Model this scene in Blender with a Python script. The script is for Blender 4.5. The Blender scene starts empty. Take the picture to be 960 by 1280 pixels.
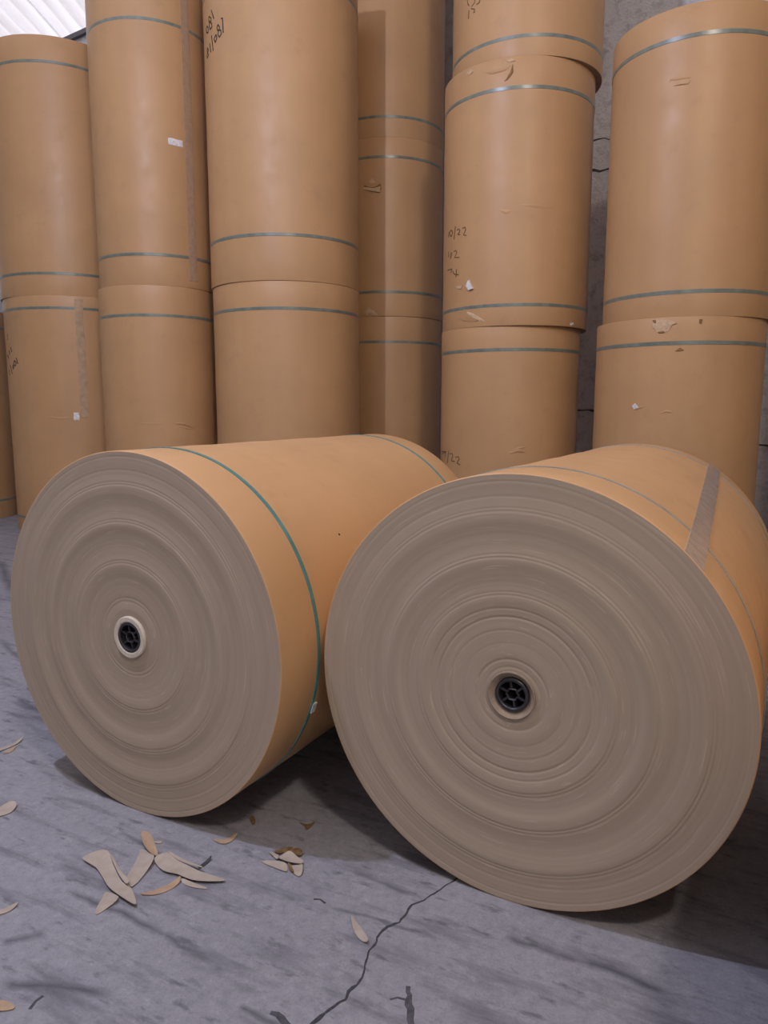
import bpy, bmesh, math, random
from mathutils import Vector, Matrix
random.seed(7)
SC = bpy.context.scene
COL = SC.collection
PI = math.pi

# ------------------------------------------------------------------ camera
F, PITCH, CAM_H = 924.06, 0.14151, 1.3696
cd = bpy.data.cameras.new('camera'); cam = bpy.data.objects.new('camera', cd); COL.objects.link(cam)
cam.location = (0, 0, CAM_H); cam.rotation_euler = (PI/2 - PITCH, 0, 0)
cd.sensor_fit = 'HORIZONTAL'; cd.sensor_width = 36.0; cd.lens = 36.0 * F / 960.0
cd.clip_start = 0.05; cd.clip_end = 200
SC.camera = cam

# ------------------------------------------------------------------ world, lamps, exposure
W = bpy.data.worlds.new('overcast_daylight'); SC.world = W; W.use_nodes = True
wb = W.node_tree.nodes['Background']
wb.inputs[0].default_value = (0.90, 0.93, 1.0, 1); wb.inputs[1].default_value = 1.8
vs = SC.view_settings
vs.view_transform = 'Standard'; vs.look = 'None'; vs.gamma = 1.0; vs.exposure = 0.0
vs.use_curve_mapping = False

def lamp(name, loc, power, radius, col):
    d = bpy.data.lights.new(name, 'POINT'); d.energy = power; d.shadow_soft_size = radius; d.color = col
    o = bpy.data.objects.new(name, d); o.location = loc; COL.objects.link(o)
    return o
lamp('overhead_lamp', (-2.17, 2.006, 5.15), 515, 0.06, (0.68, 0.74, 1.0))
lamp('high_bay_lamp', (1.35, -2.2, 6.3), 610, 0.25, (1.0, 0.87, 0.76))

# ------------------------------------------------------------------ pixel to place helpers (960 x 1280)
cP, sP = math.cos(PITCH), math.sin(PITCH)
def ray(px, py):
    a, b = (px-480)/F, (640-py)/F
    return Vector((a, cP + b*sP, b*cP - sP))
def on_floor(px, py, z=0.0):
    d = ray(px, py); t = (z-CAM_H)/d.z
    return Vector((d.x*t, d.y*t, z))
def on_cyl(px, py, cx, cy, R):
    d = ray(px, py)
    A = d.x*d.x + d.y*d.y; B = -2*(d.x*cx + d.y*cy); C = cx*cx + cy*cy - R*R
    D = B*B - 4*A*C
    t = (-B - math.sqrt(max(D, 0))) / (2*A)
    x, y = d.x*t - cx, d.y*t - cy
    return math.atan2(y, x), CAM_H + d.z*t

# ------------------------------------------------------------------ node helpers
def new_mat(name):
    m = bpy.data.materials.new(name); m.use_nodes = True
    nt = m.node_tree; nt.nodes.clear()
    out = nt.nodes.new('ShaderNodeOutputMaterial'); bs = nt.nodes.new('ShaderNodeBsdfPrincipled')
    nt.links.new(bs.outputs[0], out.inputs[0])
    return m, nt, bs
def node(nt, kind, **kw):
    n = nt.nodes.new('ShaderNode' + kind)
    for k, v in kw.items():
        if k.startswith('i_'):
            n.inputs[k[2:].replace('_', ' ')].default_value = v
        else: setattr(n, k, v)
    return n
def lk(nt, a, b): nt.links.new(a, b)
def math_n(nt, op, a, b=None, c=None, clamp=False):
    n = nt.nodes.new('ShaderNodeMath'); n.operation = op; n.use_clamp = clamp
    for i, v in enumerate((a, b, c)):
        if v is None: continue
        if isinstance(v, (int, float)): n.inputs[i].default_value = v
        else: nt.links.new(v, n.inputs[i])
    return n.outputs[0]
def noise(nt, vec, scale, detail=4, rough=0.55, dims='3D'):
    n = nt.nodes.new('ShaderNodeTexNoise'); n.noise_dimensions = dims
    n.inputs['Scale'].default_value = scale; n.inputs['Detail'].default_value = detail; n.inputs['Roughness'].default_value = rough
    if vec is not None:
        nt.links.new(vec, n.inputs['W' if dims == '1D' else 'Vector'])
    return n.outputs['Fac']
def ramp(nt, fac, stops):
    n = nt.nodes.new('ShaderNodeValToRGB'); e = n.color_ramp.elements
    while len(e) < len(stops): e.new(0.5)
    for el, (p, c) in zip(e, stops):
        el.position = p; el.color = (c[0], c[1], c[2], 1) if not isinstance(c, (int, float)) else (c, c, c, 1)
    nt.links.new(fac, n.inputs[0]); return n.outputs[0]
def mix(nt, fac, a, b, mode='MIX'):
    n = nt.nodes.new('ShaderNodeMix'); n.data_type = 'RGBA'; n.blend_type = mode
    for s, v in ((n.inputs[0], fac), (n.inputs[6], a), (n.inputs[7], b)):
        if isinstance(v, (int, float)): s.default_value = v
        elif isinstance(v, tuple): s.default_value = (v[0], v[1], v[2], 1)
        else: nt.links.new(v, s)
    return n.outputs[2]
def bump(nt, h, strength, dist, bs):
    n = nt.nodes.new('ShaderNodeBump'); n.inputs['Strength'].default_value = strength; n.inputs['Distance'].default_value = dist
    nt.links.new(h, n.inputs['Height']); nt.links.new(n.outputs[0], bs.inputs['Normal'])
def objco(nt, scale=(1, 1, 1), rot=(0, 0, 0), kind='Object'):
    tc = nt.nodes.new('ShaderNodeTexCoord'); mp = nt.nodes.new('ShaderNodeMapping')
    mp.inputs['Scale'].default_value = scale; mp.inputs['Rotation'].default_value = rot
    nt.links.new(tc.outputs[kind], mp.inputs[0]); return mp.outputs[0]

# ------------------------------------------------------------------ materials
def kraft_mat(name, base, rough=0.46):
    m, nt, bs = new_mat(name)
    oi = nt.nodes.new('ShaderNodeObjectInfo')
    v = objco(nt)
    ad = nt.nodes.new('ShaderNodeVectorMath'); ad.operation = 'ADD'
    cb = nt.nodes.new('ShaderNodeCombineXYZ'); lk(nt, math_n(nt, 'MULTIPLY', oi.outputs['Random'], 37.0), cb.inputs[2])
    lk(nt, v, ad.inputs[0]); lk(nt, cb.outputs[0], ad.inputs[1]); v = ad.outputs[0]
    st = nt.nodes.new('ShaderNodeMapping'); st.inputs['Scale'].default_value = (9, 9, 0.35); lk(nt, v, st.inputs[0])
    n1 = noise(nt, v, 1.7, 3)
    n2 = noise(nt, st.outputs[0], 1.0, 4)
    n3 = noise(nt, v, 7.0, 5, 0.6)
    b = Vector(base)
    c = ramp(nt, n1, [(0.3, b*0.93), (0.7, b*1.06)])
    c = mix(nt, ramp(nt, n2, [(0.35, 0.0), (0.75, 0.35)]), c, tuple(b*0.88))
    c = mix(nt, ramp(nt, n3, [(0.58, 0.0), (0.76, 0.32)]), c, (b[0]*0.72, b[1]*0.74, b[2]*0.80))
    lk(nt, c, bs.inputs['Base Color'])
    lk(nt, ramp(nt, n3, [(0.3, rough-0.05), (0.7, rough+0.08)]), bs.inputs['Roughness'])
    bs.inputs['Specular IOR Level'].default_value = 0.42
    h = math_n(nt, 'ADD', math_n(nt, 'MULTIPLY', noise(nt, v, 2.6, 2), 1.0), math_n(nt, 'MULTIPLY', n3, 0.12))
    bump(nt, h, 0.25, 0.012, bs)
    return m
M_KRAFT = kraft_mat('kraft_wrapper', (0.505, 0.288, 0.134))
M_KRAFT_B = kraft_mat('kraft_wrapper_pale', (0.525, 0.300, 0.140))

def face_mat():
    m, nt, bs = new_mat('wound_paper_edge')
    tc = nt.nodes.new('ShaderNodeTexCoord'); sx = nt.nodes.new('ShaderNodeSeparateXYZ'); lk(nt, tc.outputs['Object'], sx.inputs[0])
    x, y = sx.outputs[0], sx.outputs[1]
    r = math_n(nt, 'SQRT', math_n(nt, 'ADD', math_n(nt, 'MULTIPLY', x, x), math_n(nt, 'MULTIPLY', y, y)))
    th = math_n(nt, 'ARCTAN2', y, x)
    fine = noise(nt, r, 420.0, 3, 0.7, '1D')
    mid = noise(nt, r, 40.0, 3, 0.6, '1D')
    cb = nt.nodes.new('ShaderNodeCombineXYZ'); lk(nt, math_n(nt, 'MULTIPLY', r, 190.0), cb.inputs[0]); lk(nt, math_n(nt, 'MULTIPLY', th, 2.6), cb.inputs[1])
    arcs = noise(nt, cb.outputs[0], 1.0, 1, 0.4)
    cb2 = nt.nodes.new('ShaderNodeCombineXYZ'); lk(nt, math_n(nt, 'MULTIPLY', r, 30.0), cb2.inputs[0]); lk(nt, math_n(nt, 'MULTIPLY', th, 0.8), cb2.inputs[1]); cb2.inputs[2].default_value = 5.0
    blot = noise(nt, cb2.outputs[0], 1.0, 2, 0.5)
    base = ramp(nt, mid, [(0.3, (0.325, 0.255, 0.190)), (0.7, (0.365, 0.288, 0.216))])
    base = mix(nt, ramp(nt, fine, [(0.40, 0.0), (0.70, 0.22)]), base, (0.27, 0.20, 0.15))
    base = mix(nt, ramp(nt, arcs, [(0.68, 0.0), (0.72, 0.6)]), base, (0.47, 0.375, 0.29))
    base = mix(nt, ramp(nt, blot, [(0.45, 0.0), (0.8, 0.35)]), base, (0.32, 0.235, 0.18))
    lk(nt, base, bs.inputs['Base Color'])
    bs.inputs['Roughness'].default_value = 0.72; bs.inputs['Specular IOR Level'].default_value = 0.25
    h = math_n(nt, 'ADD', math_n(nt, 'MULTIPLY', fine, 0.45), math_n(nt, 'ADD', math_n(nt, 'MULTIPLY', ramp(nt, arcs, [(0.67, 0.0), (0.72, 1.0)]), 0.5), math_n(nt, 'MULTIPLY', mid, 1.0)))
    bump(nt, h, 0.11, 0.0016, bs)
    return m
M_FACE = face_mat()

def plain(name, col, rough=0.6, spec=0.4, metal=0.0, nscale=30, var=0.15, bmp=0.1, bdist=0.002):
    m, nt, bs = new_mat(name)
    v = objco(nt); n = noise(nt, v, nscale, 4)
    c = Vector(col)
    lk(nt, ramp(nt, n, [(0.3, c*(1-var)), (0.7, c*(1+var))]), bs.inputs['Base Color'])
    bs.inputs['Roughness'].default_value = rough; bs.inputs['Specular IOR Level'].default_value = spec; bs.inputs['Metallic'].default_value = metal
    if bmp: bump(nt, n, bmp, bdist, bs)
    return m
M_STRAP = plain('strap_grey_green', (0.165, 0.19, 0.155), 0.30, 0.8, 0, 14, 0.22, 0.1)
M_STRAP_T = plain('strap_teal', (0.075, 0.205, 0.19), 0.35, 0.6, 0, 20, 0.2, 0.1)
M_STRAP_G = plain('strap_faded', (0.26, 0.27, 0.24), 0.35, 0.6, 0, 14, 0.2, 0.1)
M_BUCKLE = plain('buckle_plastic', (0.55, 0.58, 0.56), 0.35)
M_CORE = plain('core_board', (0.52, 0.45, 0.37), 0.8, 0.2, 0, 60, 0.12, 0.3)
M_CORE_D = plain('core_board_worn_shaded', (0.27, 0.205, 0.15), 0.8, 0.2, 0, 60, 0.15, 0.3)  # worn board, brown darkened to paint in the recess shade round the plug
M_PLUG = plain('black_plug_plastic', (0.022, 0.021, 0.024), 0.42, 0.5, 0, 60, 0.2, 0.1)
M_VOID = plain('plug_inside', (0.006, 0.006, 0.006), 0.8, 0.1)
M_INK = plain('marker_ink', (0.035, 0.028, 0.026), 0.6)
M_INK_B = plain('marker_ink_brown', (0.135, 0.078, 0.035), 0.6)
M_TAPE = plain('packing_tape', (0.40, 0.31, 0.245), 0.16, 0.6, 0, 25, 0.12, 0.5, 0.004)
M_TAPE_C = plain('packing_tape_clear', (0.45, 0.30, 0.18), 0.14, 0.6, 0, 18, 0.15, 0.6, 0.006)
M_TAPE_B = plain('packing_tape_brown', (0.41, 0.27, 0.17), 0.22, 0.6, 0, 25, 0.12, 0.4, 0.004)
M_LABEL = plain('paper_label', (0.72, 0.68, 0.66), 0.6, 0.3, 0, 45, 0.25, 0.2)
M_TORN = plain('torn_kraft', (0.58, 0.40, 0.25), 0.8, 0.2, 0, 50, 0.15, 0.3)
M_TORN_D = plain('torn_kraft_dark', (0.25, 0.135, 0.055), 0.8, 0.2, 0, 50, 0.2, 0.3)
M_SCRAP = plain('scrap_paper', (0.36, 0.30, 0.25), 0.8, 0.2, 0, 30, 0.1, 0.3)
M_SCRAP_O = plain('scrap_paper_tan', (0.36, 0.25, 0.165), 0.8, 0.2, 0, 30, 0.12, 0.3)
M_LEAF = plain('dry_leaf_brown', (0.15, 0.085, 0.035), 0.7, 0.3, 0, 80, 0.4, 0.4)
M_CRACK = plain('crack_dirt', (0.055, 0.052, 0.058), 0.95, 0.1, 0, 90, 0.35, 0.3)
M_MARK = plain('rubber_scuff', (0.075, 0.072, 0.08), 0.9, 0.1, 0, 60, 0.3, 0.2)
M_STEEL = plain('roof_beam_steel', (0.10, 0.09, 0.10), 0.6)

# ------------------------------------------------------------------ mesh helpers
def tag(o, label=None, cat=None, group=None, kind=None):
    if label: o['label'] = label
    if cat: o['category'] = cat
    if group: o['group'] = group
    if kind: o['kind'] = kind
    return o
def mesh_obj(name, verts, faces, mat, parent=None, smooth=False, sharp=None):
    me = bpy.data.meshes.new(name); me.from_pydata([tuple(v) for v in verts], [], faces)
    bm = bmesh.new(); bm.from_mesh(me); bmesh.ops.recalc_face_normals(bm, faces=bm.faces)
    if smooth:
        for f in bm.faces: f.smooth = True
        if sharp:
            for e in bm.edges:
                if len(e.link_faces) == 2 and e.calc_face_angle(0) > sharp: e.smooth = False
    bm.to_mesh(me); bm.free()
    me.materials.append(mat)
    o = bpy.data.objects.new(name, me); COL.objects.link(o)
    if parent: o.parent = parent
    return o
def lathe(profile, seg, closed_loop=False):
    """profile: list of (r, z); r == 0 gives a pole"""
    V, Fc, rows = [], [], []
    for r, z in profile:
        if r < 1e-6:
            rows.append([len(V)]); V.append((0, 0, z))
        else:
            rows.append(list(range(len(V), len(V)+seg)))
            for k in range(seg):
                a = 2*PI*k/seg; V.append((r*math.cos(a), r*math.sin(a), z))
    n = len(rows)
    for i in range(n if closed_loop else n-1):
        A, B = rows[i], rows[(i+1) % n]
        for k in range(seg):
            k2 = (k+1) % seg
            if len(A) == 1 and len(B) == 1: continue
            if len(A) == 1: Fc.append((A[0], B[k], B[k2]))
            elif len(B) == 1: Fc.append((A[k], B[0], A[k2]))
            else: Fc.append((A[k], B[k], B[k2], A[k2]))
    return V, Fc
def box_geo(x0, x1, y0, y1, z0, z1):
    V = [(x, y, z) for z in (z0, z1) for y in (y0, y1) for x in (x0, x1)]
    return V, [(0, 1, 3, 2), (4, 6, 7, 5), (0, 4, 5, 1), (2, 3, 7, 6), (0, 2, 6, 4), (1, 5, 7, 3)]

def ring_band(R, z, w, t=0.0012, seg=128):
    """a closed strap loop around a roll"""
    return lathe([(R-0.001, z-w/2), (R+t, z-w/2+0.0008), (R+t, z+w/2-0.0008), (R-0.001, z+w/2)], seg, True)
def cyl_patch(R, a0, a1, z0, z1, t=0.0012, nu=10, nv=8, wob=0.0):
    """a thin sheet wrapped on the cylinder; top and bottom faces plus edges"""
    V, Fc = [], []
    for lay, rr in ((0, R+t), (1, R-0.0006)):
        for j in range(nv+1):
            for i in range(nu+1):
                a = a0 + (a1-a0)*i/nu; z = z0 + (z1-z0)*j/nv
                if wob:
                    if i in (0, nu): a += random.uniform(-wob, wob)/R
                    if j in (0, nv): z += random.uniform(-wob, wob)
                rq = rr + (random.uniform(0, 0.0012) if (lay == 0 and wob) else 0)
                V.append((rq*math.cos(a), rq*math.sin(a), z))
    n = (nu+1)*(nv+1); ix = lambda i, j, l: l*n + j*(nu+1) + i
    for j in range(nv):
        for i in range(nu):
            Fc.append((ix(i, j, 0), ix(i+1, j, 0), ix(i+1, j+1, 0), ix(i, j+1, 0)))
            Fc.append((ix(i, j, 1), ix(i, j+1, 1), ix(i+1, j+1, 1), ix(i+1, j, 1)))
    for i in range(nu):
        for j in (0, nv): Fc.append((ix(i, j, 0), ix(i, j, 1), ix(i+1, j, 1), ix(i+1, j, 0)))
    for j in range(nv):
        for i in (0, nu): Fc.append((ix(i, j, 0), ix(i, j+1, 0), ix(i, j+1, 1), ix(i, j, 1)))
    return V, Fc
def resample(P, step):
    out = [P[0]]
    for a, b in zip(P[:-1], P[1:]):
        d = math.hypot(b[0]-a[0], b[1]-a[1]); n = max(1, int(d/step))
        for k in range(1, n+1): out.append((a[0]+(b[0]-a[0])*k/n, a[1]+(b[1]-a[1])*k/n))
    return out
def ribbon2d(P, w, jitter=0.0):
    L, Rr = [], []
    for i, p in enumerate(P):
        a, b = P[max(0, i-1)], P[min(len(P)-1, i+1)]
        dx, dy = b[0]-a[0], b[1]-a[1]; d = math.hypot(dx, dy) or 1
        ww = (w(i/(len(P)-1)) if callable(w) else w) * (1 + random.uniform(-jitter, jitter)) / 2
        L.append((p[0]-dy/d*ww, p[1]+dx/d*ww)); Rr.append((p[0]+dy/d*ww, p[1]-dx/d*ww))
    return L, Rr

# ------------------------------------------------------------------ setting
def floor_mat():
    m, nt, bs = new_mat('worn_concrete_floor')
    tc = nt.nodes.new('ShaderNodeTexCoord'); P = tc.outputs['Object']
    def mp(scale, rotz=0.0, loc=(0, 0, 0)):
        n = nt.nodes.new('ShaderNodeMapping'); n.inputs['Scale'].default_value = scale; n.inputs['Rotation'].default_value = (0, 0, rotz); n.inputs['Location'].default_value = loc
        lk(nt, P, n.inputs[0]); return n.outputs[0]
    big = noise(nt, P, 1.3, 4)
    med = noise(nt, P, 9.0, 6, 0.65)
    grain = noise(nt, P, 150.0, 5, 0.75)
    mott = noise(nt, P, 34.0, 6, 0.7)
    rot = mp((1, 1, 1), math.radians(28))
    st = nt.nodes.new('ShaderNodeMapping'); st.inputs['Scale'].default_value = (2.6, 13, 1); lk(nt, rot, st.inputs[0])
    streak = noise(nt, st.outputs[0], 1.0, 6, 0.62)
    st2 = nt.nodes.new('ShaderNodeMapping'); st2.inputs['Scale'].default_value = (9, 26, 1); st2.inputs['Location'].default_value = (3, 8, 0); lk(nt, rot, st2.inputs[0])
    blots = noise(nt, st2.outputs[0], 1.0, 4, 0.6)
    c = ramp(nt, big, [(0.3, (0.235, 0.229, 0.248)), (0.7, (0.285, 0.278, 0.300))])
    c = mix(nt, ramp(nt, med, [(0.40, 0.0), (0.72, 0.5)]), c, (0.225, 0.218, 0.248))
    c = mix(nt, ramp(nt, med, [(0.25, 0.45), (0.40, 0.0)]), c, (0.34, 0.33, 0.355))
    c = mix(nt, ramp(nt, mott, [(0.50, 0.0), (0.70, 0.6)]), c, (0.165, 0.16, 0.175))
    c = mix(nt, ramp(nt, mott, [(0.30, 0.55), (0.46, 0.0)]), c, (0.37, 0.36, 0.385))
    c = mix(nt, ramp(nt, streak, [(0.51, 0.0), (0.69, 0.95)]), c, (0.135, 0.128, 0.148))
    c = mix(nt, ramp(nt, blots, [(0.585, 0.0), (0.70, 0.8)]), c, (0.10, 0.097, 0.115))
    c = mix(nt, ramp(nt, grain, [(0.52, 0.0), (0.72, 0.6)]), c, (0.14, 0.135, 0.15))
    c = mix(nt, ramp(nt, grain, [(0.2, 0.45), (0.42, 0.0)]), c, (0.39, 0.38, 0.41))
    # long drag marks: soft dark stripes between two floor points
    sx = nt.nodes.new('ShaderNodeSeparateXYZ'); lk(nt, P, sx.inputs[0])
    wob = math_n(nt, 'MULTIPLY', math_n(nt, 'SUBTRACT', noise(nt, P, 5.0, 3), 0.5), 0.05)
    for (p0, p1, w, k) in DRAG:
        a, b = on_floor(*p0), on_floor(*p1); d = (b-a); L = d.length; d /= L
        dx = math_n(nt, 'SUBTRACT', sx.outputs[0], a.x); dy = math_n(nt, 'SUBTRACT', sx.outputs[1], a.y)
        u = math_n(nt, 'ADD', math_n(nt, 'MULTIPLY', dx, d.x), math_n(nt, 'MULTIPLY', dy, d.y))
        v = math_n(nt, 'ADD', math_n(nt, 'ADD', math_n(nt, 'MULTIPLY', dx, -d.y), math_n(nt, 'MULTIPLY', dy, d.x)), wob)
        mv = math_n(nt, 'SUBTRACT', 1.0, math_n(nt, 'DIVIDE', math_n(nt, 'ABSOLUTE', v), w), clamp=True)
        mu = math_n(nt, 'MULTIPLY', math_n(nt, 'MULTIPLY', u, 8.0/L, clamp=True), math_n(nt, 'MULTIPLY', math_n(nt, 'SUBTRACT', L, u), 5.0/L, clamp=True))
        msk = math_n(nt, 'MULTIPLY', math_n(nt, 'MULTIPLY', mv, mu), math_n(nt, 'MULTIPLY', math_n(nt, 'ADD', med, 0.35), k), clamp=True)
        c = mix(nt, msk, c, (0.085, 0.082, 0.097))
    lk(nt, c, bs.inputs['Base Color'])
    bs.inputs['Roughness'].default_value = 0.72; bs.inputs['Specular IOR Level'].default_value = 0.3
    h = math_n(nt, 'ADD', math_n(nt, 'ADD', math_n(nt, 'MULTIPLY', med, 1.0), math_n(nt, 'MULTIPLY', math_n(nt, 'ADD', grain, mott), 0.5)), math_n(nt, 'MULTIPLY', streak, -0.5))
    bump(nt, h, 0.6, 0.008, bs)
    return m
DRAG = [((80, 1112), (215, 1172), 0.018, 1.1), ((205, 1165), (262, 1205), 0.016, 0.8), ((630, 1168), (735, 1205), 0.020, 1.0), ((725, 1200), (850, 1245), 0.022, 1.1),
        ((440, 1090), (520, 1120), 0.012, 0.8), ((410, 1130), (545, 1172), 0.012, 0.8), ((0, 1225), (150, 1245), 0.022, 1.0), ((0, 1180), (60, 1165), 0.02, 0.8),
        ((150, 1040), (215, 1075), 0.014, 0.7), ((300, 1255), (350, 1290), 0.014, 1.0), ((0, 800), (70, 860), 0.03, 0.9), ((20, 870), (75, 905), 0.025, 0.9), ((0, 700), (16, 745), 0.05, 0.9)]
M_FLOOR = floor_mat()
V, Fc = box_geo(-18, 14, -9, 20, -0.25, 0)
floor = mesh_obj('floor', V, Fc, M_FLOOR); tag(floor, 'worn grey concrete floor with a crack and dark drag marks', 'floor', kind='structure')

def floor_strip(name, pts, w, mat, parent, jit=0.35, z=0.0012, step=0.012):
    P = resample([tuple(on_floor(*p).xy) for p in pts], step)
    P = [P[0]] + [(x+random.uniform(-.0025, .0025), y+random.uniform(-.0025, .0025)) for x, y in P[1:-1]] + [P[-1]]
    L, Rr = ribbon2d(P, w, jit); n = len(P)
    V = [(x, y, z) for x, y in L] + [(x, y, z) for x, y in Rr] + [(x, y, -0.004) for x, y in L] + [(x, y, -0.004) for x, y in Rr]
    Fc = []
    for i in range(n-1):
        Fc.append((i, i+1, n+i+1, n+i)); Fc.append((i, 2*n+i, 2*n+i+1, i+1)); Fc.append((n+i, n+i+1, 3*n+i+1, 3*n+i))
    return mesh_obj(name, V, Fc, mat, parent)
zz = lambda x, y: (300 + x/2.6667, 900 + y/2.6667)
crack = [zz(*p) for p in ((735, 520), (690, 550), (660, 572), (610, 600), (575, 615), (550, 650), (530, 675), (490, 690), (455, 725), (450, 750), (425, 780), (415, 820), (410, 860), (365, 905), (355, 930), (315, 955), (270, 990), (225, 1026))]
floor_strip('crack', crack, lambda t: 0.0038 + 0.0042*t, M_CRACK, floor, 0.45)
floor_strip('crack', [zz(*p) for p in ((245, 598), (270, 597), (285, 612))], 0.005, M_CRACK, floor)
floor_strip('scuff_mark', [zz(*p) for p in ((561, 888), (565, 950), (570, 1030))], lambda t: 0.010+0.005*math.sin(t*3), M_MARK, floor, 0.25, 0.0008)
floor_strip('scuff_mark', [zz(*p) for p in ((500, 932), (525, 925), (550, 932))], 0.008, M_MARK, floor, 0.4, 0.0008)
floor_strip('scuff_mark', [(37, 1262), (45, 1252), (54, 1245)], 0.006, M_MARK, floor, 0.4, 0.0008)
floor_strip('scuff_mark', [(338, 1266), (352, 1272), (362, 1284)], 0.013, M_MARK, floor, 0.4, 0.0008)

# back wall, running obliquely behind the stacks
WN = Vector((0.55, 0.8352, 0)); WD = Vector((0.8352, -0.55, 0)); WOFF = 7.95; ROOF_Z = 7.24
def wall_mat():
    m, nt, bs = new_mat('rough_cement_plaster')
    v = objco(nt)
    n1 = noise(nt, v, 0.9, 4); n2 = noise(nt, v, 8.0, 7, 0.7); n3 = noise(nt, v, 45, 4, 0.7)
    c = ramp(nt, n1, [(0.3, (0.62, 0.595, 0.60)), (0.7, (0.76, 0.74, 0.745))])
    c = mix(nt, ramp(nt, n2, [(0.5, 0.0), (0.7, 0.7)]), c, (0.26, 0.245, 0.25))
    c = mix(nt, ramp(nt, n3, [(0.62, 0.0), (0.7, 0.7)]), c, (0.06, 0.055, 0.06))
    lk(nt, c, bs.inputs['Base Color']); bs.inputs['Roughness'].default_value = 0.95; bs.inputs['Specular IOR Level'].default_value = 0.15
    bump(nt, math_n(nt, 'ADD', n2, math_n(nt, 'MULTIPLY', n3, 0.3)), 0.9, 0.05, bs)
    return m
M_WALL = wall_mat()
V, Fc = box_geo(-16, 14, 0, 0.25, -0.2, ROOF_Z)
wall = mesh_obj('wall_back', V, Fc, M_WALL)
wall.matrix_world = Matrix.Translation(WN*WOFF) @ Matrix(((WD.x, WN.x, 0, 0), (WD.y, WN.y, 0, 0), (0, 0, 1, 0), (0, 0, 0, 1)))
tag(wall, 'rough grey cement wall showing between the stacked rolls', 'wall', kind='structure')
def wall_uv(px, py):
    d = ray(px, py); t = WOFF / (d.x*WN.x + d.y*WN.y); p = d*t
    return p.x*WD.x + p.y*WD.y, CAM_H + p.z
def wall_crack(pts, w):
    P = resample([wall_uv(*p) for p in pts], 0.05)
    P = [(x, y+random.uniform(-.012, .012)) for x, y in P]
    L, Rr = ribbon2d(P, w, 0.5); n = len(P)
    V = [(x, -0.004, z) for x, z in L] + [(x, -0.004, z) for x, z in Rr] + [(x, 0.02, z) for x, z in L] + [(x, 0.02, z) for x, z in Rr]
    Fc = []
    for i in range(n-1):
        Fc += [(i, i+1, n+i+1, n+i), (i, 2*n+i, 2*n+i+1, i+1), (n+i, n+i+1, 3*n+i+1, 3*n+i)]
    mesh_obj('wall_crack', V, Fc, M_MARK, wall)
wall_crack([(735, 214), (750, 213), (768, 211)], 0.022)
wall_crack([(740, 176), (755, 174), (768, 174)], 0.012)
wall_crack([(715, 515), (728, 512), (748, 516)], 0.02)
wall_crack([(935, 560), (950, 556), (975, 562)], 0.02)

# corrugated translucent roof
def roof_mat():
    m = bpy.data.materials.new('translucent_roof_sheet'); m.use_nodes = True; nt = m.node_tree; nt.nodes.clear()
    out = nt.nodes.new('ShaderNodeOutputMaterial'); ms = nt.nodes.new('ShaderNodeMixShader')
    tr = nt.nodes.new('ShaderNodeBsdfTranslucent'); df = nt.nodes.new('ShaderNodeBsdfDiffuse')
    v = objco(nt, (5.0, 0.25, 1)); n = noise(nt, v, 1.0, 4)
    c = ramp(nt, n, [(0.35, (0.93, 0.90, 0.91)), (0.62, (0.86, 0.82, 0.82)), (0.8, (0.60, 0.52, 0.46))])
    lk(nt, c, tr.inputs[0]); lk(nt, c, df.inputs[0]); ms.inputs[0].default_value = 0.15
    lk(nt, tr.outputs[0], ms.inputs[1]); lk(nt, df.outputs[0], ms.inputs[2]); lk(nt, ms.outputs[0], out.inputs[0])
    return m
M_ROOF = roof_mat()
M_ROOF_O = plain('fibre_cement_roof', (0.42, 0.41, 0.40), 0.85, 0.2, 0, 3, 0.15, 0.1)
def roof_sheet(x0, n_wave, pitch=0.24, amp=0.035, y0=-9.2):
    V, Fc = [], []; N = n_wave*10
    for i in range(N+1):
        x = x0 + i*pitch/10; ph = 2*PI*i/10
        z = ROOF_Z + amp*(1 - math.cos(ph)) + 0.01
        y1 = (WOFF - 0.55*x)/0.8352 + 0.6
        for zt in (0, 0.006):
            V.append((x, y0, z+zt)); V.append((x, y1, z+zt))
    for i in range(N):
        a, b = 4*i, 4*i+4
        Fc += [(a, b, b+1, a+1), (a+2, a+3, b+3, b+2), (a, a+2, b+2, b), (a+1, b+1, b+3, a+3)]
    Fc += [(0, 1, 3, 2), (4*N, 4*N+2, 4*N+3, 4*N+1)]
    return V, Fc
roof_root = bpy.data.objects.new('ceiling', None); COL.objects.link(roof_root); roof_root.location = (0, 0, 0)
tag(roof_root, 'pale translucent corrugated roof sheets above the stacks', 'ceiling', kind='structure')
x = -16.0
while x < 9:
    V, Fc = roof_sheet(x, 5)
    mesh_obj('roof_sheet', V, Fc, M_ROOF if (-7.7 < x < -2.9 or 1.5 < x < 2.7) else M_ROOF_O, roof_root, True, 0.9)  # unseen right-hand translucent sheet is added to brighten the wall behind the stacks
    x += 5*0.24
for nm, xa, xb, lab in (('wall_left', -16.3, -16.0, 'plain grey side wall far left of the hall'), ('wall_right', 9.0, 9.3, 'plain grey side wall far right of the hall')):
    V, Fc = box_geo(xa, xb, -9, 20, -0.2, ROOF_Z)
    tag(mesh_obj(nm, V, Fc, M_WALL), lab, 'wall', kind='structure')
V, Fc = [], []
for g in (box_geo(-16, -3, -9.3, -9, -0.2, ROOF_Z), box_geo(3, 9, -9.3, -9, -0.2, ROOF_Z), box_geo(-3, 3, -9.3, -9, 3.4, ROOF_Z)):
    o = len(V); V += g[0]; Fc += [tuple(i+o for i in f) for f in g[1]]
tag(mesh_obj('wall_front', V, Fc, M_WALL), 'hall front wall with a wide open loading gate', 'wall', kind='structure')
V, Fc = box_geo(-15, 13, -0.07, -0.01, ROOF_Z-0.07, ROOF_Z)
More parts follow.
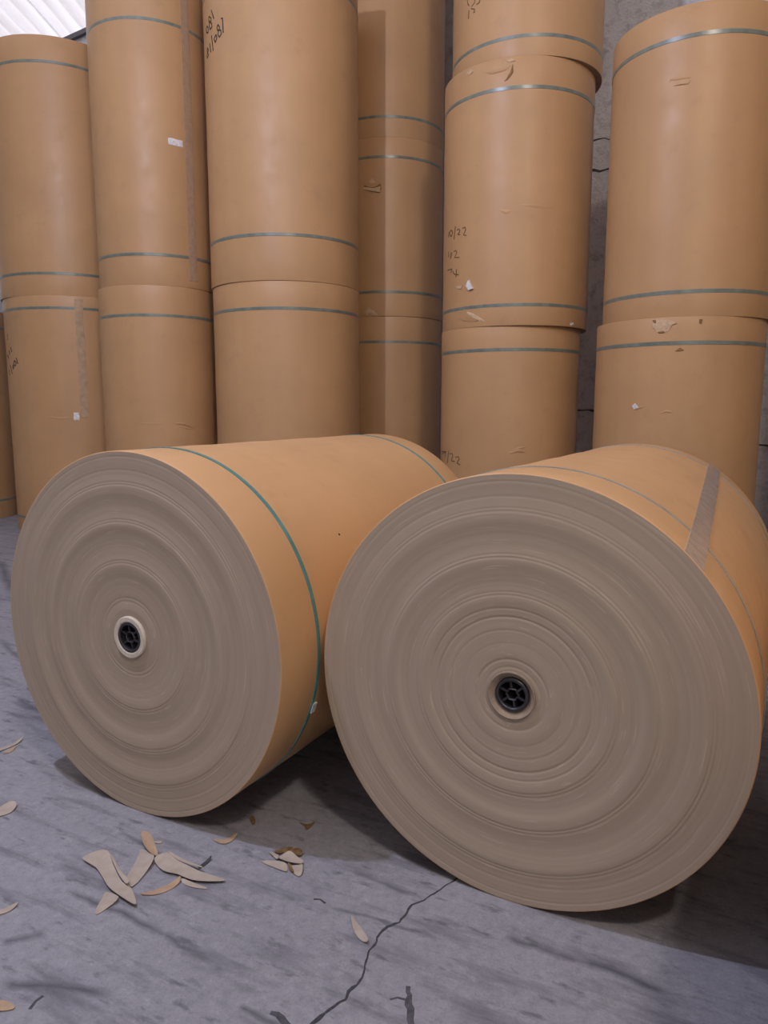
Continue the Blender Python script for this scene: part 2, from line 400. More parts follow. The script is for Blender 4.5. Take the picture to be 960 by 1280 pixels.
beam = mesh_obj('roof_beam', V, Fc, M_STEEL); beam.matrix_world = wall.matrix_world.copy()
tag(beam, 'dark steel beam under the roof edge at top left', 'beam', kind='structure')

# ------------------------------------------------------------------ paper rolls
LIE = (-PI/2, 0, 0)
class Roll:
    pass
def roll(name, cx, cy, z0, R, h, label, group, straps, lying=None, ripple=None, core='plain', mat=None, strap_mat=None, strap_w=0.027, seg=128, roty=0.0, label_off=None):
    root = bpy.data.objects.new(name, None); COL.objects.link(root)
    root.location = (cx, cy, z0); root.empty_display_size = 0.2
    tag(root, label, 'paper roll', group)
    r = Roll(); r.root, r.R, r.h, r.cx, r.cy, r.z0, r.lying = root, R, h, cx, cy, z0, lying
    if lying is not None: root.rotation_euler = (0, 0, -lying)
    def place(o, under=None):
        if under is not None:
            o.parent = under; return o
        o.parent = root
        if lying is not None: o.location = (0, 0, R); o.rotation_euler = LIE
        return o
    r.place = place
    rr = lambda R_: random.uniform(-1, 1)
    # wrapper: barrel with rounded rims and a faint waviness
    prof = [(R-0.003, 0.0), (R-0.0008, 0.0006), (R, 0.003)]
    n = 14
    for k in range(1, n): prof.append((R + 0.0012*math.sin(k*2.1+cx*5), 0.003 + (h-0.006)*k/n))
    prof += [(R, h-0.003), (R-0.0008, h-0.0006), (R-0.003, h)]
    V, Fc = lathe(prof, seg)
    r.barrel = place(mesh_obj('wrapper', V, Fc, mat or M_KRAFT, None, True))
    # wound ends
    core_r = 0.0665 if core == 'dark' else 0.055
    for end in (0, 1):
        if end == 0 and ripple:
            pr = ripple(R, core_r)
        else:
            pr = [(R-0.003, 0.0), (R*0.8, 0.002), (R*0.6, 0.0), (R*0.4, 0.002), (R*0.2, 0.001), (core_r, 0.0), (core_r, 0.12)]
        pr = [(q, z if end == 0 else h-z) for q, z in pr]
        V, Fc = lathe(pr, seg if (end == 0 and ripple) else 64)
        place(mesh_obj('wound_end', V, Fc, M_FACE, None, True, 0.7))
    for end in (0, 1):
        tube_plug(r, end, core, core_r)
    for z in straps:
        V, Fc = ring_band(R+0.0012, z, strap_w, 0.0014, seg)
        r.strap = place(mesh_obj('strap', V, Fc, strap_mat or M_STRAP, None, True, 0.6))
        if z == straps[0]: r.strap0 = r.strap
    return r

def tube_plug(r, end, core, core_r):
    """cardboard core ring and six-spoke black plug in the end of a roll"""
    h = r.h
    zf = (lambda z: z) if end == 0 else (lambda z: h - z)
    out = 0.071 if core == 'pale' else 0.062
    pj = 0.0 if core == 'plain' else -0.007
    V, Fc = lathe([(core_r-0.004, zf(0.10)), (core_r-0.004, zf(pj+0.003)), (core_r, zf(pj)), (out-0.003, zf(pj)), (out, zf(pj+0.004)), (out, zf(0.10))], 64)
    if core == 'dark':
        V, Fc = lathe([(0.0665, zf(0.10)), (0.0665, zf(-0.001)), (0.0640, zf(-0.002)), (0.0500, zf(0.012)), (0.0475, zf(0.014)), (0.0475, zf(0.10))], 64)
    ring = r.place(mesh_obj('core_tube', V, Fc, M_CORE if core == 'pale' else M_CORE_D, None, True, 0.6))
    if core == 'plain': return
    pr = core_r - 0.0035
    if core == 'dark': pr = 0.0470
    V, Fc = [], []
    def add(g):
        o = len(V); V.extend(g[0]); Fc.extend([tuple(i+o for i in f) for f in g[1]])
    zt = -0.004 if core == 'pale' else 0.006
    add(lathe([(pr, zf(0.05)), (pr, zf(zt)), (pr-0.002, zf(zt-0.002)), (pr-0.008, zf(zt-0.002)), (pr-0.010, zf(zt)), (pr-0.010, zf(0.05))], 48))
    hb = 0.0165 if core == 'pale' else 0.0145
    add(lathe([(hb+0.005, zf(0.05)), (hb+0.005, zf(zt+0.004)), (hb+0.003, zf(zt+0.002)), (hb, zf(zt+0.004)), (hb, zf(0.05))], 6))
    for k in range(6):
        a = 2*PI*k/6 + 0.35
        g = box_geo(hb+0.002, pr-0.008, -0.0028, 0.0028, min(zf(0.05), zf(zt+0.005)), max(zf(0.05), zf(zt+0.005)))
        ca, sa = math.cos(a), math.sin(a)
        add(([(x*ca-y*sa, x*sa+y*ca, z) for x, y, z in g[0]], g[1]))
    plug = r.place(mesh_obj('core_plug', V, Fc, M_PLUG, None, True, 0.5))
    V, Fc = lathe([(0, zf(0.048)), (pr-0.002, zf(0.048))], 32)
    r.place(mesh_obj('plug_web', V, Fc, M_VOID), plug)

def ripple_profile(bumps, grooves, dish=0.0):
    def f(R, core):
        n = 230; P = []
        rnd = random.Random(3)
        for k in range(n+1):
            q = (R-0.003) + (core-(R-0.003))*k/n
            s = q/R
            z = dish*(1-s)
            for b, a, w in bumps: z -= 0.68*a*math.exp(-((s-b)/w)**2)
            for g, a, w in grooves: z += 0.75*a*math.exp(-((s-g)/w)**2)
            z += rnd.uniform(-1, 1)*0.00006
            P.append((q, z if k else 0.0))
        P.append((core, P[-1][1]+0.12))
        return P
    return f

S_UP, S_LO = 'upper rolls of the upright stacks', 'bottom rolls of the upright stacks'
rolls = {}
# the two rolls lying on the floor
left = roll('paper_roll', -0.8386, 2.3602, 0, 0.6153, 1.6655, 'kraft paper roll lying on its side at left, pale cardboard core ring and teal strap', 'paper rolls lying on the floor',
            [0.1947, 1.4965], 0.4985,
            ripple_profile([(0.80, 0.0065, 0.055), (0.61, 0.0075, 0.055), (0.39, 0.0070, 0.06), (0.15, 0.003, 0.03)],
                           [(0.825, 0.0016, 0.004), (0.838, 0.0013, 0.004), (0.625, 0.0016, 0.004), (0.638, 0.0013, 0.004), (0.405, 0.0016, 0.004), (0.418, 0.0014, 0.004), (0.215, 0.0014, 0.004), (0.195, 0.0012, 0.004), (0.97, 0.001, 0.004), (0.90, 0.0008, 0.005)], 0.004),
            'pale', M_KRAFT_B, M_STRAP_T, 0.016, 192)
right = roll('paper_roll', 0.3418, 1.8981, 0, 0.60, 1.7515, 'nearest kraft paper roll lying on its side at right with grey tape across it', 'paper rolls lying on the floor',
             [0.2272], 0.50,
             ripple_profile([(0.81, 0.0062, 0.055), (0.61, 0.0066, 0.055), (0.44, 0.004, 0.04), (0.20, 0.002, 0.03)],
                            [(0.36, 0.0022, 0.005), (0.835, 0.0014, 0.004), (0.85, 0.0012, 0.004), (0.63, 0.0014, 0.004), (0.645, 0.0012, 0.004), (0.46, 0.0014, 0.004), (0.475, 0.0012, 0.004), (0.40, 0.0016, 0.004),
                             (0.30, 0.0010, 0.004), (0.24, 0.0006, 0.004), (0.165, 0.0016, 0.005), (0.13, 0.0014, 0.005), (0.965, 0.0009, 0.004), (0.90, 0.0008, 0.005)], 0.006),
             'dark', M_KRAFT_B, M_STRAP_G, 0.010, 192)
roll('paper_roll', 0.3418+1.29*0.8776-0.7*0.4794, 1.8981-1.29*0.4794-0.7*0.8776, 0, 0.60, 1.75, 'kraft paper roll lying just beyond the right edge of the picture', 'paper rolls lying on the floor',
     [0.2, 1.55], 0.50, None, 'dark', M_KRAFT_B, M_STRAP_G, 0.012, 128)
V, Fc = ring_band(right.R+0.0012, 1.60, 0.010, 0.0014, 192); right.place(mesh_obj('strap', V, Fc, M_STRAP_G, None, True, 0.6))

SP = dict(
 c0=(-5.33, 9.30), c1=(-3.53, 8.64), c2=(-2.275, 7.70), c3=(-0.947, 7.40), c4=(0.033, 8.60), c5=(1.13, 6.73), c6=(2.23, 5.72))
zf = lambda e, s: CAM_H + e*s
def stand(key, cx, cy, z0, z1, R, label, group, strap_z, **kw):
    rolls[key] = roll('paper_roll', cx, cy, z0, R, z1-z0, label, group, [z-z0 for z in strap_z], **kw)
    return rolls[key]
stand('c0a', -5.33, 9.30, 0, 2.52, 0.62, 'upright kraft paper roll cut off by the left edge of the picture', S_LO, [0.22, 2.32])
z1 = 2.515
stand('c1a', -0.4073*8.64, 8.64, 0, z1, 0.725, 'bottom upright roll in leftmost full stack with shiny tape strip', S_LO, [0.165, 2.39])
stand('c1b', -0.4104*8.64, 8.64, z1, 5.03, 0.715, 'upper upright roll in leftmost full stack, its whole top rim showing', S_UP, [zf(.1586, 8.64), zf(.3952, 8.64)])
z1 = zf(.1464, 7.70)
stand('c2a', -0.2966*7.70, 7.70, 0, z1, 0.567, 'bottom upright roll with a crease near its foot, second full stack from left', S_LO, [0.25, zf(.1108, 7.7)])
stand('c2b', -0.2947*7.70, 7.70, z1, 5.20, 0.560, 'upper upright roll with small white label and grey tape strip', S_UP, [zf(.1826, 7.7), zf(.4458, 7.7)])
z1 = zf(.1522, 7.40)-0.03
stand('c3a', -0.1275*7.40, 7.40, 0, z1, 0.699, 'plain bottom upright roll directly behind the left lying roll', S_LO, [0.3, zf(.1163, 7.4)], mat=M_KRAFT_B)
stand('c3b', -0.1281*7.40, 7.40, z1, 5.25, 0.706, 'tall wide upper roll with black handwriting at its top left', S_UP, [zf(.2005, 7.4), 4.93], mat=M_KRAFT_B)
s4 = 8.60; z1, z2 = zf(.1095, s4), zf(.316, s4)
stand('c4a', .0038*s4, s4, 0, z1, .0715*s4, 'bottom roll of the recessed narrow stack in the middle', S_LO, [0.25, zf(.079, s4)])
stand('c4b', .0038*s4, s4, z1, z2, .0723*s4, 'middle roll of the recessed narrow stack with a torn hole', S_UP, [zf(.1385, s4), zf(.2938, s4)])
stand('c4c', .0038*s4, s4, z2, 6.45, .0723*s4, 'top roll of the recessed narrow stack in the middle', S_UP, [zf(.3386, s4), 6.2])
s5 = 6.73; z1, z2 = zf(.0965, s5), zf(.3966, s5)
stand('c5a', .1665*s5, s5, 0, z1, .0898*s5, 'bottom roll of three-high stack behind the gap between the lying rolls', S_LO, [0.2, zf(.0684, s5)], mat=M_KRAFT_B)
stand('c5b', .1707*s5, s5, z1, z2, .0931*s5, 'middle roll of three-high stack with numbers written down its left side', S_UP, [zf(.1205, s5), zf(.3631, s5)], mat=M_KRAFT_B)
stand('c5c', .1793*s5, s5, z2, 6.0, .0924*s5, 'top roll of the three-high stack, overhanging to the right', S_UP, [zf(.4184, s5), 5.8], mat=M_KRAFT_B)
s6 = 5.72; z1 = zf(.1059, s6)
stand('c6a', .3893*s6, s6, 0, z1, .1039*s6, 'bottom roll of the rightmost stack with torn paper under its top rim', S_LO, [0.2, zf(.0755, s6)])
stand('c6b', .3954*s6, s6, z1, zf(.4514, s6), .1030*s6, 'upper roll of the rightmost stack, top rim showing against the wall', S_UP, [zf(.1352, s6), zf(.4177, s6)])

# the row goes on beyond the right edge of the picture
stand('c7a', 3.66, 4.75, 0, 1.975, .59, 'bottom roll of the next stack beyond the right edge of the picture', S_LO, [0.2, 1.80])
stand('c7b', 3.66, 4.75, 1.975, 3.95, .59, 'upper roll of the next stack beyond the right edge of the picture', S_UP, [2.15, 3.76])

# ------------------------------------------------------------------ marks, tears, tape on the upright rolls
def cyl_ribbon(r, pts, w, mat, name, lift=0.0016, jit=0.1, parent=True):
    P = [on_cyl(px, py, r.cx, r.cy, r.R) for px, py in pts]
    P = [(a*r.R, z - r.z0) for a, z in P]
    P = resample(P, 0.012); L, Rr = ribbon2d(P, w, jit); n = len(P)
    g = lambda u, v, l: ((r.R+l)*math.cos(u/r.R), (r.R+l)*math.sin(u/r.R), v)
    V = [g(u, v, lift) for u, v in L] + [g(u, v, lift) for u, v in Rr] + [g(u, v, -0.002) for u, v in L] + [g(u, v, -0.002) for u, v in Rr]
    Fc = []
    for i in range(n-1):
        Fc += [(i, i+1, n+i+1, n+i), (i, 2*n+i, 2*n+i+1, i+1), (n+i, n+i+1, 3*n+i+1, 3*n+i)]
    return V, Fc
def writing(r, strokes, w, mat):
    for s in strokes:
        V, Fc = cyl_ribbon(r, s, w, mat, '')
        r.place(mesh_obj('pen_stroke', V, Fc, mat))
def zp(x0, y0, k): return lambda pts: [(x0 + x/k, y0 + y/k) for x, y in pts]
# black numbers, upper roll of the wide stack
q = zp(240, 0, 16.0)
writing(rolls['c3b'], [q(s) for s in (
    [(385, 200), (440, 380)],
    [(340, 330), (380, 360), (385, 420), (345, 440), (335, 400), (340, 330)], [(350, 440), (395, 470), (400, 540), (365, 590), (345, 520), (350, 440)],
    [(300, 520), (325, 560), (325, 650), (295, 660), (285, 590), (300, 520)],
    [(580, 370), (610, 365), (625, 660)],
    [(520, 490), (550, 540), (545, 590), (510, 610), (500, 550), (520, 490)], [(530, 610), (575, 600), (585, 680), (550, 745), (520, 700), (530, 610)],
    [(480, 690), (500, 760), (465, 850), (440, 780), (480, 690)],
    [(390, 710), (425, 1020)], [(355, 870), (378, 1050)],
    [(310, 960), (330, 1000), (315, 1050), (300, 1010), (310, 960)], [(315, 1060), (332, 1100), (312, 1160), (300, 1110), (315, 1060)])], 0.011, M_INK)
q = zp(0, 410, 16.0)
writing(rolls['c1a'], [q(s) for s in (
    [(155, 110), (158, 250)], [(210, 380), (238, 480)], [(180, 450), (195, 500), (185, 530)], [(150, 540), (180, 610)],
    [(325, 600), (358, 720)], [(285, 650), (325, 690), (310, 760), (275, 730), (285, 650)], [(265, 740), (280, 790), (265, 820), (255, 770), (265, 740)],
    [(205, 740), (250, 920)], [(180, 830), (205, 950)])], 0.012, M_INK)
q = zp(545, 270, 11.636)
writing(rolls['c5b'], [q(s) for s in (
    [(190, 230), (182, 310)], [(225, 205), (245, 240), (225, 295), (200, 280), (205, 225), (225, 205)], [(283, 150), (262, 340)],
    [(305, 205), (335, 190), (350, 215), (315, 270), (355, 270)], [(385, 180), (425, 165), (432, 200), (400, 275), (445, 285)],
    [(185, 520), (183, 600)], [(225, 530), (232, 560), (215, 625), (210, 570), (225, 530)], [(260, 520), (290, 500), (305, 530), (272, 605), (345, 603)],
    [(170, 790), (235, 770), (215, 830)], [(245, 800), (265, 845), (330, 855)], [(300, 775), (290, 890)])], 0.0085, M_INK_B)
q = zp(540, 540, 16.0)
writing(rolls['c5a'], [q(s) for s in (
    [(190, 385), (290, 395)], [(205, 440), (270, 400), (265, 500)], [(335, 370), (310, 620)],
    [(350, 440), (400, 430), (420, 470), (385, 575), (460, 590)], [(470, 510), (530, 490), (545, 540), (500, 620), (565, 660)])], 0.0085, M_INK_B)
q = zp(560, 0, 12.0)
writing(rolls['c5c'], [q(s) for s in (
    [(285, -90), (300, 60), (320, 90)], [(420, -60), (400, 40), (355, 100)], [(450, -80), (485, -20), (470, 40), (425, 70)],
    [(315, 155), (308, 285)], [(345, 130), (400, 140), (395, 170), (405, 175), (380, 190)])], 0.0085, M_INK_B)

def flap(r, pts, mat, lifts, name='torn_paper', base=0.0015):
    """an irregular scrap of paper standing off the barrel: outline in picture points, lift of each corner"""
    P = [on_cyl(px, py, r.cx, r.cy, r.R) for px, py in pts]
    P = [(a, z - r.z0) for a, z in P]; n = len(P)
    ca, cz = sum(p[0] for p in P)/n, sum(p[1] for p in P)/n; cl = sum(lifts)/n
    g = lambda a, z, l: ((r.R+l)*math.cos(a), (r.R+l)*math.sin(a), z)
    V = [g(a, z, base+l) for (a, z), l in zip(P, lifts)] + [g(ca, cz, base+cl*1.2)] + [g(a, z, -0.002) for a, z in P]
    Fc = [(i, (i+1) % n, n) for i in range(n)] + [(i, n+1+i, n+1+(i+1) % n, (i+1) % n) for i in range(n)]
    r.place(mesh_obj(name, V, Fc, mat))
def crease(r, pts, w, h, mat=None, name='crease'):
    P = [on_cyl(px, py, r.cx, r.cy, r.R) for px, py in pts]
    P = resample([(a*r.R, z-r.z0) for a, z in P], 0.02); n = len(P)
    L, Rr = ribbon2d(P, lambda t: w*(0.25+math.sin(PI*min(max(t, .02), .98))), 0.2)
    g = lambda u, v, l: ((r.R+l)*math.cos(u/r.R), (r.R+l)*math.sin(u/r.R), v)
    V = [g(*p, -0.001) for p in L] + [g(*p, h*math.sin(PI*(i+0.3)/(n-0.4))) for i, p in enumerate(P)] + [g(*p, -0.001) for p in Rr]
    Fc = []
    for i in range(n-1):
        Fc += [(i, i+1, n+i+1, n+i), (n+i, n+i+1, 2*n+i+1, 2*n+i)]
    r.place(mesh_obj(name, V, Fc, mat or r.barrel.data.materials[0], None, True))
c5b, c5a, c5c, c6a, c6b, c4b, c2a, c2b, c1a, c4c = (rolls[k] for k in ('c5b', 'c5a', 'c5c', 'c6a', 'c6b', 'c4b', 'c2a', 'c2b', 'c1a', 'c4c'))
# dent and loose flap below the top rim of the middle roll
crease(c5b, [(606, 91), (620, 90), (632, 86), (640, 81)], 0.03, 0.016)
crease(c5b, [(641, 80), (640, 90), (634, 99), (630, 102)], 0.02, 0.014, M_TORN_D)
flap(c5b, [(583, 92), (590, 87), (592, 90), (587, 94)], M_TORN, [0.002, .006, .006, .002])
flap(c5b, [(632, 76), (640, 73), (644, 76), (637, 78)], M_TORN, [0.002, .006, .006, .002])
flap(c5b, [(585, 351), (587, 350), (589, 356), (592, 361), (587, 363), (583, 358)], M_LABEL, [.004, .004, .015, .02, .016, .012])
flap(c5b, [(570, 358), (578, 357), (577, 361), (571, 361)], M_TORN, [0.001, .004, .005, .001])
crease(c5b, [(577, 390), (584, 392), (596, 398), (607, 402)], 0.035, 0.014, M_TORN)
flap(c5b, [(576, 391), (582, 387), (585, 392), (598, 400), (594, 402), (580, 401), (575, 397)], c5b.barrel.data.materials[0], [.01, .012, .012, .010, .004, .006, .008])
flap(c5b, [(712, 404), (716, 403), (717, 406), (713, 407)], M_LABEL, [.004]*4)
crease(c5b, [(648, 256), (668, 257), (692, 261)], 0.03, 0.006)
crease(c5b, [(624, 262), (632, 265), (639, 263)], 0.03, 0.007)
crease(c5a, [(636, 567), (648, 563), (658, 566)], 0.03, 0.014)
crease(c5a, [(637, 564), (650, 560), (660, 558)], 0.02, 0.008)
# torn hole, middle roll of the recessed stack
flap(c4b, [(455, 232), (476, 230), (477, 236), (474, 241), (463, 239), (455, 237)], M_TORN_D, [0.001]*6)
flap(c4b, [(455, 234), (468, 236), (476, 233), (475, 241), (464, 239), (455, 237)], M_TORN, [.006, .012, .014, .02, .018, .008])
flap(c4b, [(461, 227), (466, 223), (470, 229), (464, 230)], M_TORN, [.004, .008, .006, .003])
c4a = rolls['c4a']
crease(c4b, [(456, 391), (461, 388), (468, 392), (472, 394)], 0.04, 0.014, M_TORN)
flap(c4b, [(455, 390), (462, 384), (464, 391), (459, 394)], M_TORN, [.004, .012, .01, .004])
# scuffs on the rightmost stack
crease(c6b, [(837, 104), (838, 100), (850, 98), (862, 97), (864, 95)], 0.018, 0.008)
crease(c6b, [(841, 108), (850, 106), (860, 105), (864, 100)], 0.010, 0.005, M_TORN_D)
flap(c6a, [(815, 399), (838, 400), (846, 404), (840, 406), (836, 414), (822, 416), (816, 408)], M_TORN, [.002, .004, .008, .006, .002, .002, .006])
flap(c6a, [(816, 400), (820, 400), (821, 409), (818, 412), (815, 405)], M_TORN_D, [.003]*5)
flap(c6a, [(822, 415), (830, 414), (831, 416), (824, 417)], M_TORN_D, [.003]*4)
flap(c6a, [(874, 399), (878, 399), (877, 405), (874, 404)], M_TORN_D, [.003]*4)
flap(c6a, [(790, 508), (794, 504), (799, 510), (793, 512)], M_LABEL, [.002, .006, .003, .005])  # pale flap colours in the highlights on this damaged spot
crease(c6a, [(787, 507), (795, 511), (806, 508)], 0.02, 0.008)
crease(c6a, [(825, 517), (833, 514), (841, 516)], 0.02, 0.006)
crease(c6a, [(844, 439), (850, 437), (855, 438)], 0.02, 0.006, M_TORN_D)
# left stacks
crease(c2a, [(216, 529), (230, 530), (240, 534), (246, 532)], 0.025, 0.014)
crease(c2a, [(226, 534), (236, 536), (246, 535)], 0.02, 0.008)
crease(c2a, [(168, 528), (190, 530), (213, 528)], 0.015, 0.004)
crease(c1a, [(55, 521), (75, 523), (92, 522)], 0.02, 0.005)
def wrap_patch(r, px0, px1, py0, py1, mat, name, wob=0.004, nu=6, nv=24, t=0.0030):
    a0, zt = on_cyl(px0, py0, r.cx, r.cy, r.R); a1, _ = on_cyl(px1, py0, r.cx, r.cy, r.R); _, zb = on_cyl((px0+px1)/2, py1, r.cx, r.cy, r.R)
    V, Fc = cyl_patch(r.R, a0, a1, max(zb-r.z0, 0.004), min(zt-r.z0, r.h-0.004), t, nu, nv, wob)
    return r.place(mesh_obj(name, V, Fc, mat, None, True, 0.8))
wrap_patch(c2b, 224, 234, -20, 350, M_TAPE_B, 'tape_strip', 0.0015)
wrap_patch(c2b, 210, 228, 172, 182, M_LABEL, 'paper_label', 0.003, 4, 3)
wrap_patch(c1a, 93, 103, 374, 522, M_TAPE_C, 'tape_strip', 0.003)
wrap_patch(c1a, 92, 99, 516, 525, M_LABEL, 'paper_label', 0.005, 4, 3)

# tape and buckle on the lying rolls
def local_on_roll(r, px, py):
    """picture point -> (angle, axial) on the barrel of a lying roll"""
    M = r.root.matrix_basis @ (Matrix.Translation((0, 0, r.R)) @ Matrix.Rotation(-PI/2, 4, 'X'))
    Mi = M.inverted(); o = Mi @ Vector((0, 0, CAM_H)); d = Mi.to_3x3() @ ray(px, py)
    A = d.x**2 + d.y**2; B = 2*(o.x*d.x + o.y*d.y); C = o.x**2 + o.y**2 - r.R**2
    D = max(B*B - 4*A*C, 0); t = (-B - math.sqrt(D))/(2*A); p = o + d*t
    return math.atan2(p.y, p.x), p.z
def skew_tape(r, f0, f1, b0, b1, mat, t=0.0032, nu=6, nv=40):
    V, Fc = [], []
    for lay in (t, -0.0006):
        for j in range(nv+1):
            v = j/nv; z = 0.002 + (r.h-0.004)*v
            for i in range(nu+1):
                u = i/nu; a = (f0*(1-u)+f1*u)*(1-v) + (b0*(1-u)+b1*u)*v
                rr = r.R + lay + (0.0006*math.sin(j*1.9+i*2.3) if lay > 0 else 0)
                V.append((rr*math.cos(a), rr*math.sin(a), z))
    n = (nu+1)*(nv+1)
    for j in range(nv):
        for i in range(nu):
            a = j*(nu+1)+i; Fc.append((a, a+1, a+nu+2, a+nu+1)); Fc.append((n+a, n+a+nu+1, n+a+nu+2, n+a+1))
        for i in (0, nu):
            a = j*(nu+1)+i; Fc.append((a, a+nu+1, n+a+nu+1, n+a))
    for j in (0, nv):
        for i in range(nu):
            a = j*(nu+1)+i; Fc.append((a, n+a, n+a+1, a+1))
    r.place(mesh_obj('tape_strip', V, Fc, mat, None, True, 0.8))
def rim_angle(r, px, py, end):
    return local_on_roll(r, px, py)[0]
skew_tape(right, rim_angle(right, 856, 688, 0), rim_angle(right, 879, 714, 0), rim_angle(right, 879, 584, 1), rim_angle(right, 896, 592, 1), M_TAPE)
a_b, z_b = local_on_roll(left, 391, 884)
V, Fc = cyl_patch(left.R, a_b-0.028, a_b+0.028, z_b-0.011, z_b+0.011, 0.006, 4, 3)
left.place(mesh_obj('strap_buckle', V, Fc, M_BUCKLE), left.strap0)
a_s, z_s = local_on_roll(left, 424, 668)
V, Fc = cyl_patch(left.R, a_s-0.005, a_s+0.005, z_s-0.003, z_s+0.003, 0.001, 3, 3, 0.001)
left.place(mesh_obj('dirt_speck', V, Fc, M_INK))

# ------------------------------------------------------------------ torn paper on the floor
def smooth_loop(P, k=3):
    out = []; n = len(P)
    for i in range(n):
        p0, p1, p2, p3 = P[i-1], P[i], P[(i+1) % n], P[(i+2) % n]
        for j in range(k):
            t = j/k
            out.append(tuple(0.5*((2*p1[c]) + (-p0[c]+p2[c])*t + (2*p0[c]-5*p1[c]+4*p2[c]-p3[c])*t*t + (-p0[c]+3*p1[c]-3*p2[c]+p3[c])*t**3) for c in (0, 1)))
    return out
def scrap(px_pts, mat, label, curl=0.012, dirn=(0.5, 1.0), z0=0.002, name='paper_scrap', group='torn paper scraps on the floor', cat='paper scrap', k=3):
    P = [tuple(on_floor(*p).xy) for p in px_pts]
    cx, cy = sum(p[0] for p in P)/len(P), sum(p[1] for p in P)/len(P)
    S = smooth_loop(P, k); n = len(S)
    d = Vector(dirn).normalized(); ext = max(abs((x-cx)*d.x+(y-cy)*d.y) for x, y in S)
    hz = lambda x, y: z0 + curl*((((x-cx)*d.x+(y-cy)*d.y)/ext)**2)*(1.0 if ((x-cx)*d.x+(y-cy)*d.y) > 0 else 0.35)
    V = []
    for f in (1.0, 0.55):
        for x, y in S:
            X, Y = cx+(x-cx)*f, cy+(y-cy)*f; V.append((X-cx, Y-cy, hz(X, Y)))
    V.append((0, 0, z0)); nb = len(V)
    V += [(x, y, z-0.0012) for x, y, z in V[:]]
    Fc = []
    for i in range(n):
        j = (i+1) % n
        Fc += [(i, j, n+j, n+i), (n+i, n+j, 2*n), (nb+i, nb+n+i, nb+n+j, nb+j), (nb+n+i, nb+2*n, nb+n+j), (i, nb+i, nb+j, j)]
    o = mesh_obj(name, V, Fc, mat, None, True, 0.8); o.location = (cx, cy, 0)
    tag(o, label, cat, group); return o
q = zp(90, 1030, 4.571)
scrap(q([(60, 215), (120, 190), (205, 195), (235, 255), (285, 345), (340, 385), (368, 482), (300, 450), (212, 382), (180, 328), (130, 255)]), M_SCRAP, 'large curved pale paper scrap, leftmost blade of the torn cluster', 0.016, (0.6, 1.0), 0.010)
scrap(q([(212, 196), (235, 205), (268, 272), (325, 352), (312, 374), (270, 310), (240, 250)]), M_SCRAP, 'thin pale splinter along the right side of the large curved scrap', 0.010, (1, 0.3), 0.012)
scrap(q([(400, 150), (470, 205), (440, 265), (345, 366), (308, 330), (350, 250), (378, 190)]), M_SCRAP, 'pale paper strip in the torn cluster, under the small orange piece', 0.012, (1, 0.3), 0.004)
scrap(q([(398, 65), (442, 88), (470, 132), (492, 202), (440, 185), (404, 130)]), M_SCRAP_O, 'small orange-tan paper piece at the top of the torn cluster', 0.014, (0.8, 0.6), 0.014)
scrap(q([(470, 215), (545, 200), (600, 230), (680, 262), (745, 290), (880, 335), (720, 343), (640, 320), (600, 300), (520, 280)]), M_SCRAP, 'long pale pointed paper scrap, right side of the torn cluster', 0.014, (0.3, 1.0), 0.008)
scrap(q([(555, 196), (640, 228), (745, 268), (725, 272), (650, 248), (590, 220)]), M_SCRAP, 'thin pale splinter behind the long pointed scrap', 0.010, (0.3, 1.0), 0.014)
scrap(q([(390, 405), (470, 380), (560, 345), (618, 318), (610, 347), (540, 388), (460, 411)]), M_SCRAP_O, 'thin tan curved paper strip at the front of the torn cluster', 0.010, (0.3, 1.0), 0.002)
scrap(q([(200, 390), (268, 438), (200, 485), (140, 522), (138, 490), (170, 432)]), M_SCRAP, 'small pale paper piece at the lower left of the torn cluster', 0.010, (1, 0.2), 0.002)
scrap(q([(625, 320), (700, 343), (775, 372), (700, 368), (640, 347)]), M_SCRAP, 'faint pale sliver below the long pointed scrap', 0.004, (0.3, 1.0), 0.002)
scrap(q([(720, 255), (750, 225), (795, 200), (790, 215), (745, 250)]), M_CRACK, 'dark thin shred behind the long pointed scrap', 0.010, (0.5, 1), 0.002)
scrap(q([(465, 100), (512, 105), (505, 113), (470, 112)]), M_SCRAP, 'tiny pale shred beside the small orange piece', 0.004, (0.5, 1), 0.002)
q = zp(0, 860, 4.364)
scrap(q([(-30, 340), (40, 320), (90, 300), (128, 278), (100, 305), (40, 332), (-10, 352)]), M_SCRAP, 'narrow pale paper sliver at left edge beside the left lying roll', 0.010, (0.3, 1), 0.003)
scrap(q([(20, 360), (55, 335), (88, 322), (62, 350)]), M_SCRAP_O, 'small tan fleck just below the narrow sliver at left edge', 0.004, (0.3, 1), 0.002)
scrap(q([(-50, 690), (0, 655), (60, 637), (92, 648), (60, 682), (0, 705), (-40, 715)]), M_SCRAP, 'rounded pale paper tongue cut by the left edge', 0.012, (0.3, 1), 0.003)
scrap([(-14, 1142), (5, 1137), (23, 1131), (12, 1140), (-8, 1146)], M_SCRAP, 'thin pale sliver at left edge below the rounded tongue', 0.006, (0.3, 1), 0.003)
scrap([(-12, 1256), (4, 1254), (19, 1261), (4, 1265), (-10, 1264)], M_SCRAP_O, 'small orange-tan scrap in the bottom left corner', 0.006, (0.3, 1), 0.003)
scrap([(266, 1050), (282, 1050), (297, 1044), (290, 1052), (278, 1056)], M_SCRAP_O, 'short tan strip on the shadow edge under the left lying roll', 0.006, (0.3, 1), 0.003)
q = zp(320, 1050, 12.0)
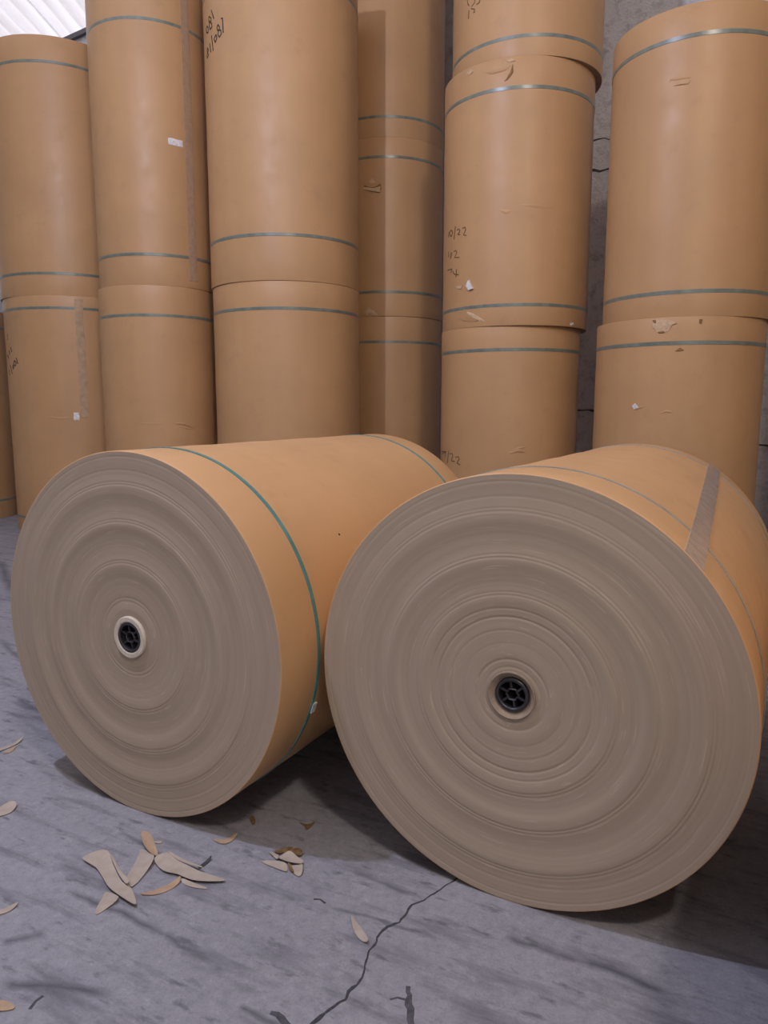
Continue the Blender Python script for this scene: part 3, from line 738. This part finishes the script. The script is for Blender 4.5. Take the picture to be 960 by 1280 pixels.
scrap(q([(345, 300), (420, 260), (520, 255), (640, 320), (700, 350), (690, 395), (600, 395), (480, 375), (370, 330)]), M_SCRAP, 'crumpled pale scrap in the middle of the small leaf litter pile', 0.010, (0.4, 1), 0.010)
scrap(q([(80, 330), (180, 330), (320, 350), (450, 385), (465, 480), (400, 480), (260, 420), (140, 370)]), M_SCRAP, 'flat pale scrap at the left of the small leaf litter pile', 0.006, (0.4, 1), 0.003)
scrap(q([(540, 410), (690, 400), (690, 520), (640, 560), (570, 520)]), M_SCRAP, 'small pale scrap at the front of the small leaf litter pile', 0.006, (0.8, .2), 0.004)
scrap(q([(200, 215), (260, 215), (340, 280), (320, 320), (250, 260)]), M_SCRAP, 'pale folded bit at the back of the small leaf litter pile', 0.008, (0.8, .2), 0.006)
scrap(q([(280, 190), (360, 170), (470, 165), (560, 180), (540, 225), (420, 220), (330, 240)]), M_LEAF, 'curled brown dry leaf at the back of the litter pile', 0.014, (0.3, 1), 0.006, 'dry_leaf', 'dry leaves on the floor', 'leaf')
scrap(q([(540, 190), (640, 190), (700, 225), (640, 270), (580, 265)]), M_LEAF, 'small dark dry leaf at the right of the litter pile', 0.014, (0.3, 1), 0.006, 'dry_leaf', 'dry leaves on the floor', 'leaf')
scrap(q([(480, 390), (530, 420), (570, 500), (540, 510), (500, 460)]), M_LEAF, 'dark dry stalk at the front of the litter pile', 0.006, (0.3, 1), 0.006, 'dry_leaf', 'dry leaves on the floor', 'leaf')
q = zp(300, 900, 2.6667)
scrap(q([(370, 655), (385, 672), (405, 700), (428, 748), (400, 735), (378, 705)]), M_SCRAP, 'lone curved pale paper sliver near the floor crack', 0.010, (1, 0.2), 0.003)
scrap(q([(200, 345), (225, 350), (250, 346), (235, 358), (222, 368), (215, 355)]), M_LEAF, 'small dark leaf fragment in shade between the lying rolls', 0.006, (1, 0.2), 0.003, 'dry_leaf', 'dry leaves on the floor', 'leaf')
scrap(q([(32, 330), (45, 322), (52, 345), (42, 352)]), M_LEAF, 'tiny leaf fragment in shade beside the left lying roll', 0.004, (1, 0.2), 0.003, 'dry_leaf', 'dry leaves on the floor', 'leaf')
